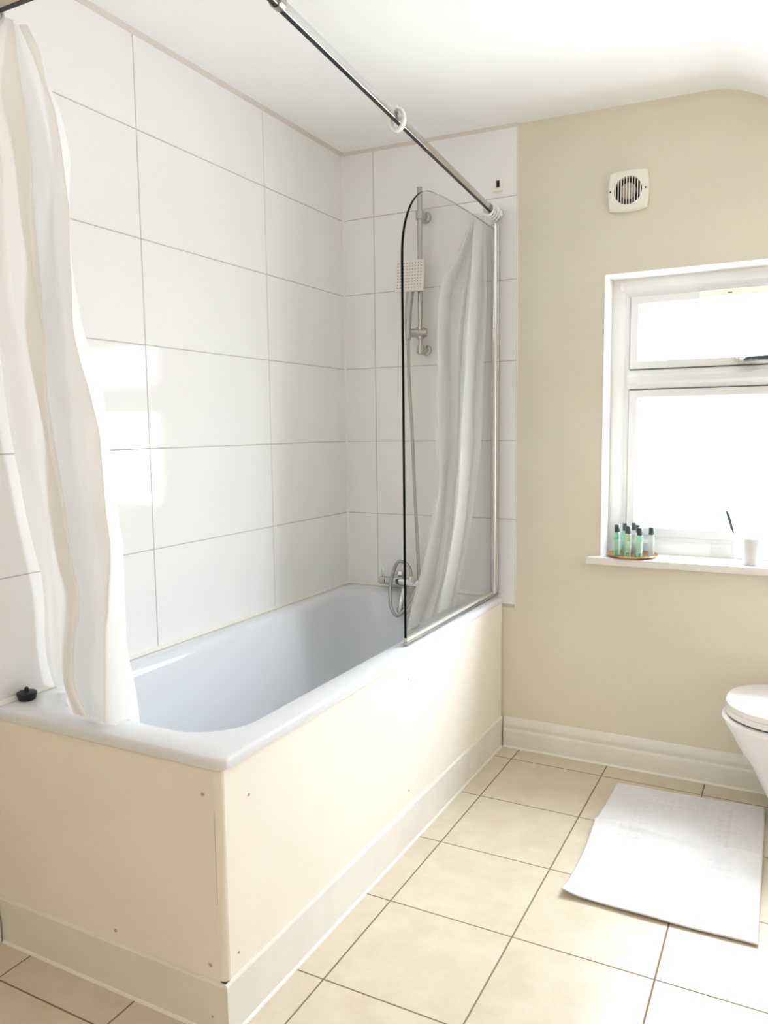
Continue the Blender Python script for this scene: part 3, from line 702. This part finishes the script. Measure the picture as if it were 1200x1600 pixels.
hs = thing('shower_handset', 'square white faced hand shower held on the riser rail', 'shower head', (.345, -.085, 1.66))
b = B()
hp = [(.3425, -.1005, 1.640), (.3415, -.0985, 1.70), (.340, -.090, 1.76), (.3405, -.078, 1.815), (.3425, -.069, 1.85)]
hq = catmull(hp, 5)
tube(b, hq, .012, 16, rf=lambda i: .011+.006*i/len(hq))
obj('handle', b, 'satin', hs, smooth=60)
# face plate: a rounded square leaning forward
FM = Matrix.Translation((.343, -.088, 1.884)) @ Matrix.Rotation(math.radians(8), 4, 'Z') @ Matrix.Rotation(math.radians(-10), 4, 'X')
t = B(); box(t, -.058, .058, 0, .013, -.062, .062, .004, 3)
bmesh.ops.transform(t, matrix=FM, verts=t.verts)
fp = obj('face_plate', t, 'hand_face', hs, smooth=40)
b = B()
for i in range(9):
    for j in range(9):
        t = B(); lathe(t, [(.0024, 0), (.0019, .0018)], (-.046+.0115*i, 0, -.048+.012*j), (0, -1, 0), 6)
        merge(b, t, FM)
obj('nozzles', b, 'nozzle', fp)

b = B()
hose = [(.3425, -.1005, 1.639), (.341, -.097, 1.60), (.335, -.080, 1.49), (.341, -.07, 1.30), (.348, -.07, 1.12), (.356, -.07, .95), (.365, -.073, .78), (.367, -.080, .69), (.354, -.135, .617), (.330, -.162, .572),
        (.306, -.164, .566), (.280, -.152, .599), (.265, -.125, .662), (.274, -.112, .728), (.299, -.112, .772), (.336, -.112, .760), (.350, -.112, .735), (.352, -.112, .717)]
tube(b, catmull(hose, 10), .0066, 12)
ho = obj('shower_hose', b, 'satin', smooth=60)
tag(ho, 'grey metal shower hose looping down from the hand shower to the bath tap', 'shower hose')

mt = thing('bath_mixer_tap', 'chrome wall mounted bath mixer tap with square flanges above the rim', 'tap', (.314, -.03, .67))
for x in (.238, .390):
    b = B(); box(b, x-.023, x+.023, -.009, -.0004, .664, .710, .003, 2)
    obj('flange', b, 'chrome', mt, smooth=40)
b = B()
for x in (.238, .390): tube(b, [(x, -.006, .687), (x, -.075, .685)], .0135, 18)
box(b, .222, .406, -.096, -.062, .667, .699, .007, 3)
obj('tap_body', b, 'chrome', mt, smooth=40)
b = B(); tube(b, catmull([(.318, -.08, .672), (.318, -.105, .655), (.318, -.13, .62), (.318, -.138, .585)], 6), .0135, 18); lathe(b, [(.0165, 0), (.0165, .018)], (.318, -.138, .573), (0, 0, 1), 20)
obj('spout', b, 'chrome', mt, smooth=40)
b = B(); lathe(b, [(.0105, 0), (.0105, .016), (.008, .022)], (.352, -.112, .694), (0, 0, 1), 18); tube(b, [(.352, -.09, .690), (.352, -.112, .690)], .009, 14)
obj('hose_outlet', b, 'chrome', mt, smooth=40)
for x, s in ((.222, -1), (.406, 1)):
    b = B(); lathe(b, [(.0165, 0), (.0165, .024), (.013, .028)], (x, -.079, .683), (s, 0, 0), 20); box(b, x+s*.006, x+s*.019, -.082, -.076, .698, .735, .002)
    obj('lever', b, 'chrome', mt, smooth=40)

# small bracket left on the tiles above the rail
hk = thing('wall_hook', 'small white plastic wall bracket on the tiles above the rail end', 'hook', (.668, -.002, 2.19))
b = B(); box(b, .652, .664, -.006, -.0004, 2.176, 2.212, .001); box(b, .652, .688, -.016, -.0004, 2.168, 2.178, .001); box(b, .680, .688, -.016, -.0004, 2.176, 2.212, .001)
obj('bracket', b, 'cream_plastic', hk)
b = B(); box(b, .665, .679, -.007, -.0004, 2.186, 2.208, .001)
obj('slot', b, 'dark', hk)

# ================================================================ extractor fan
fx, fz = 1.142, 2.102
ef = thing('extractor_fan', 'square white extractor fan with a round slatted grille on the beige wall', 'extractor fan', (fx, .006, fz))
def bowed(h, bow, y, n=9):
    out = []
    for k in range(4):
        for i in range(n):
            s = -1+2*i/n
            q = (1-s*s)*bow
            x, z = s*h, -(h+q)
            for _ in range(k): x, z = -z, x
            out.append((fx+x, y, fz+z))
    return out
def circ(r, y, n=36, a0=-3*PI/4):
    return [(fx+r*math.cos(a0+2*PI*i/n), y, fz+r*math.sin(a0+2*PI*i/n)) for i in range(n)]
b = B()
loft(b, [bowed(.062, .006, .0055), bowed(.062, .006, -.012), bowed(.060, .006, -.0165), bowed(.057, .006, -.018), circ(.0475, -.018), circ(.0465, -.017), circ(.0455, .0045)], False, False)
obj('cover', b, 'cream_plastic', ef, smooth=40)
b = B(); loft(b, [circ(.0458, -.004), circ(.0458, .003)])
obj('duct', b, 'dark', ef)
b = B(); lathe(b, [(.027, 0), (.027, .006), (.022, .009)], (fx, -.003, fz), (0, -1, 0), 28)
obj('motor_hub', b, 'grey_plastic', ef, smooth=40)
b = B()
for i in range(-5, 5):
    x = .0092*(i+.5); hh = math.sqrt(.0462**2-x*x)
    box(b, fx+x-.0014, fx+x+.0014, -.0185, -.0135, fz-hh, fz+hh)
obj('grille', b, 'cream_plastic', ef)
for sx in (-1, 1):
    b = B(); lathe(b, [(.0032, 0), (.003, .001)], (fx+sx*.0585, -.0178, fz+.001), (0, -1, 0), 12)
    s_ = obj('screw', b, 'dark', ef); s_['label'] = 'dark screw hole'

# ================================================================ things on the window board
SZ = .8263
tx, ty = 1.172, .040
b = B()
lathe(b, [(.070, 0), (.084, .001), (.092, .009), (.0915, .0105), (.090, .0102), (.083, .0035), (.001, .003)], (tx, ty, SZ), (0, 0, 1), 48)
tr = obj('round_tray', b, 'brass', smooth=50)
tag(based(tr, (tx, ty, SZ)), 'round copper coloured tray at the left end of the window board', 'tray')
def bottle(x, y, body, label, h=.112, lab=True, r=.0112):
    z = SZ+.0036
    o = thing('toiletry_bottle', label, 'bottle', (x, y, z), 'toiletry bottles on the copper tray')
    b = B(); hb = h-.027
    lathe(b, [(r*.82, 0), (r, .002), (r, hb-.006), (r*.9, hb-.002), (r*.62, hb), (r*.62, hb+.003)], (x, y, z), (0, 0, 1), 24)
    obj('bottle_body', b, body, o, smooth=50)
    b = B(); lathe(b, [(r*.86, hb+.0005), (r*.88, hb+.002), (r*.88, h-.001), (r*.8, h)], (x, y, z), (0, 0, 1), 24)
    c = obj('cap', b, 'cap', o, smooth=50)
    if lab:
        b = B(); d, n = [], 12
        a0, a1 = -PI*.85, -PI*.15
        for zz in (.018, .058):
            d.append([(x+(r+.0004)*math.cos(a0+(a1-a0)*i/n), y+(r+.0004)*math.sin(a0+(a1-a0)*i/n), z+zz) for i in range(n+1)])
        loft(b, d, False, False, closed=False)
        obj('paper_label', b, 'label_pale', o, smooth=60)
    return o
bottle(1.121, .022, 'bottle_green', 'mint green toiletry bottle, leftmost of the three in front on the tray')
bottle(1.1645, -.006, 'bottle_lime', 'pale lime toiletry bottle, middle of the three in front on the tray')
bottle(1.2045, -.006, 'bottle_green', 'mint green toiletry bottle, rightmost of the three in front on the tray', .108)
bottle(1.140, .073, 'bottle_green', 'mint green bottle at the back of the tray, between the left and middle front ones', .112, False)
bottle(1.166, .103, 'bottle_clear', 'clear bottle farthest back on the tray, nearest the glass', .112, False, .010)
bottle(1.188, .060, 'bottle_clear', 'clear bottle at the back of the tray, between the middle and right front ones', .110, False, .010)
bottle(1.238, .040, 'bottle_clear', 'clear bottle on the far right of the tray, apart from the rest', .106, False, .011)

cx, cyy = 1.566, .012
b = B()
lathe(b, [(.024, 0), (.0265, .002), (.0315, .088), (.0312, .0895), (.0298, .089), (.0252, .006), (.001, .004)], (cx, cyy, SZ), (0, 0, 1), 36)
cp = obj('tumbler', b, 'frost_white', smooth=50)
tag(based(cp, (cx, cyy, SZ)), 'frosted white tumbler near the front edge of the window board', 'cup')
jx, jy = 1.470, .085
b = B()
lathe(b, [(.036, 0), (.038, .003), (.038, .060), (.0372, .0615), (.0362, .060), (.0355, .006), (.001, .005)], (jx, jy, SZ), (0, 0, 1), 36)
jr = obj('glass_jar', b, 'clear_glass', smooth=50)
tag(based(jr, (jx, jy, SZ)), 'small clear glass jar holding the dark brush on the window board', 'jar')
br = thing('slim_brush', 'dark slender brush leaning up out of the clear glass jar', 'brush', (1.494, .085, SZ+.007))
b = B(); pb = [Vector((1.4965, .085, SZ+.0075)).lerp(Vector((1.512, .085, .925)), i/4) for i in range(5)]
P0 = Vector((1.4925, .085, SZ+.0085)); P1 = Vector((1.509, .086, .925)); P1 = Vector((1.507, .086, .925))
tube(b, [Vector((1.499, .085, SZ+.0085)), Vector((1.505, .086, .926))], .0014, 8)
obj('stem', b, 'bottle_clear', br)
b = B(); hpts = catmull([(1.5055, .086, .922), (1.498, .086, .945), (1.489, .086, .975), (1.480, .086, 1.000)], 5)
prof = [.0014, .0022, .0032, .0040, .0047, .0052, .0056, .0058, .0060, .0060, .0059, .0057, .0055, .0052, .0046, .0032]
tube(b, hpts, .003, 10, rf=lambda i: prof[min(i, 15)])
obj('handle', b, 'cap', br, smooth=60)

# ================================================================ bath mat
def mat_grid():
    b = B(); nu, nv = 104, 160
    A, Bc, Cc, D = Vector((1.168, -.158, 0)), Vector((1.643, -.134, 0)), Vector((1.651, -.900, 0)), Vector((1.172, -.900, 0))
    W, Lh = .495, .775
    rnd = random.Random(11); ph = [rnd.uniform(0, 6.28) for _ in range(6)]
    top = []
    for j in range(nv+1):
        v = j/nv; row = []
        for i in range(nu+1):
            u = i/nu
            p = A.lerp(Bc, u).lerp(D.lerp(Cc, u), v)
            p.x += .003*math.sin(3*v*PI+1)*(1-u)
            p.y += -.010*math.sin(PI*u)*v*v*.5
            x, y = u*W, v*Lh
            z = FZ+.0062
            dx, dy = min(x, W-x), min(y, Lh-y)
            d = min(dx, dy)
            if .075 < x < .155 or .34 < x < .42:                 # embossed brick borders
                band = .06 < y < .715
            else: band = (.06 < y < .15 or .625 < y < .715) and .075 < x < .42
            if band:
                gx = min((x/.0265) % 1, 1-(x/.0265) % 1)*.0265; gy = min((y/.036) % 1, 1-(y/.036) % 1)*.036
                if min(gx, gy) < .0034: z -= .0026
                else: z += .0012
            if .012 < d < .018: z -= .0016                        # hem
            fold = y-(.335+.03*u+.006*math.sin(9*u+ph[0]))
            z += .009*math.exp(-(fold/.016)**2) + .012*math.exp(-(abs(fold)/.10)**1.3)*(1 if fold > 0 else .75)
            z += .0016*(1+math.sin(11*u+7*v+ph[1])*math.sin(6*v-5*u+ph[2]))
            z += .006*math.exp(-((u-.5)**2/.02+(v-.78)**2/.004))*max(0, math.sin(30*v+6*u))
            z += .003*math.exp(-((u-.93)**2+(v-.12)**2)/.02)*(1+math.sin(26*(u+v)))
            z += .006*max(0, v-.965)/.035*(.6+.4*math.sin(5*u))
            z += .010*math.exp(-(u**2+(v-1)**2)/.0035)
            if min(i, nu-i, j, nv-j) == 0: z -= .0022
            p.z = z; row.append(b.verts.new(p))
        top.append(row)
    for j in range(nv):
        for i in range(nu):
            b.faces.new((top[j][i], top[j][i+1], top[j+1][i+1], top[j+1][i]))
    return b
b = mat_grid()
bm_ = obj('bath_mat', b, 'towel', smooth=180)
tag(based(bm_, (1.4, -.5, FZ)), 'white towelling bath mat with embossed brick border on the floor tiles', 'bath mat')
sol = bm_.modifiers.new('thickness', 'SOLIDIFY'); sol.thickness = .0034; sol.offset = -1

# ================================================================ toilet
tc_y = -.225
to = thing('toilet', 'white ceramic toilet with closed lid at the right edge under the window', 'toilet', (1.9, tc_y, 0))
def dshape(x0, xs, x1, hw, z, n=24, m=6, pw=2.3):
    """outline with a rounded front at x0, straight sides from xs back to x1"""
    out = []
    for i in range(n+1):
        a = -PI/2 + PI*i/n
        c, s = math.cos(a), math.sin(a)
        out.append((xs-(xs-x0)*abs(c)**(2/pw), tc_y+hw*math.copysign(abs(s)**(2/pw), s), z))
    for i in range(1, m+1): out.append((xs+(x1-xs)*i/m, tc_y+hw, z))
    for i in range(m): out.append((x1-(x1-xs)*i/m, tc_y-hw, z))
    return out
b = B()
rg = [dshape(1.712, 1.86, 2.20, .105, FZ), dshape(1.705, 1.86, 2.20, .106, FZ+.012), dshape(1.69, 1.85, 2.20, .110, .07), dshape(1.651, 1.82, 2.20, .122, .124), dshape(1.592, 1.78, 2.20, .146, .242),
      dshape(1.563, 1.76, 2.20, .160, .285), dshape(1.530, 1.735, 2.20, .177, .345), dshape(1.511, 1.72, 2.20, .186, .377), dshape(1.508, 1.72, 2.20, .188, .386), dshape(1.512, 1.72, 2.20, .185, .392), dshape(1.522, 1.73, 2.20, .175, .394)]
loft(b, rg)
obj('bowl', b, 'ceramic', to, smooth=50)
b = B(); loft(b, [dshape(1.526, 1.72, 2.0, .171, .3945), dshape(1.526, 1.72, 2.0, .171, .400)])
obj('seat_gap_shade', b, 'dark', to)  # dark slab stands in for the shade between bowl and seat
b = B(); loft(b, [dshape(1.521, 1.72, 2.01, .178, .400), dshape(1.519, 1.72, 2.01, .180, .402), dshape(1.519, 1.72, 2.01, .180, .419), dshape(1.520, 1.72, 2.01, .179, .420)])
obj('seat', b, 'seatp', to, smooth=40)
b = B(); loft(b, [dshape(1.520, 1.72, 2.01, .179, .4205), dshape(1.519, 1.72, 2.01, .180, .4215), dshape(1.519, 1.72, 2.01, .180, .437), dshape(1.522, 1.72, 2.01, .177, .4405), dshape(1.56, 1.74, 1.99, .145, .4425)])
obj('lid', b, 'seatp', to, smooth=40)
b = B(); box(b, 2.045, 2.225, tc_y-.19, tc_y+.19, .393, .76, .02, 4)
obj('cistern', b, 'ceramic', to, smooth=40)
b = B(); box(b, 2.038, 2.228, tc_y-.197, tc_y+.197, .761, .790, .010, 3); 
cl = obj('cistern_lid', b, 'ceramic', to, smooth=40)
b = B(); lathe(b, [(.022, 0), (.022, .004), (.018, .006)], (2.135, tc_y, .790), (0, 0, 1), 24)
obj('flush_button', b, 'chrome', cl, smooth=40)
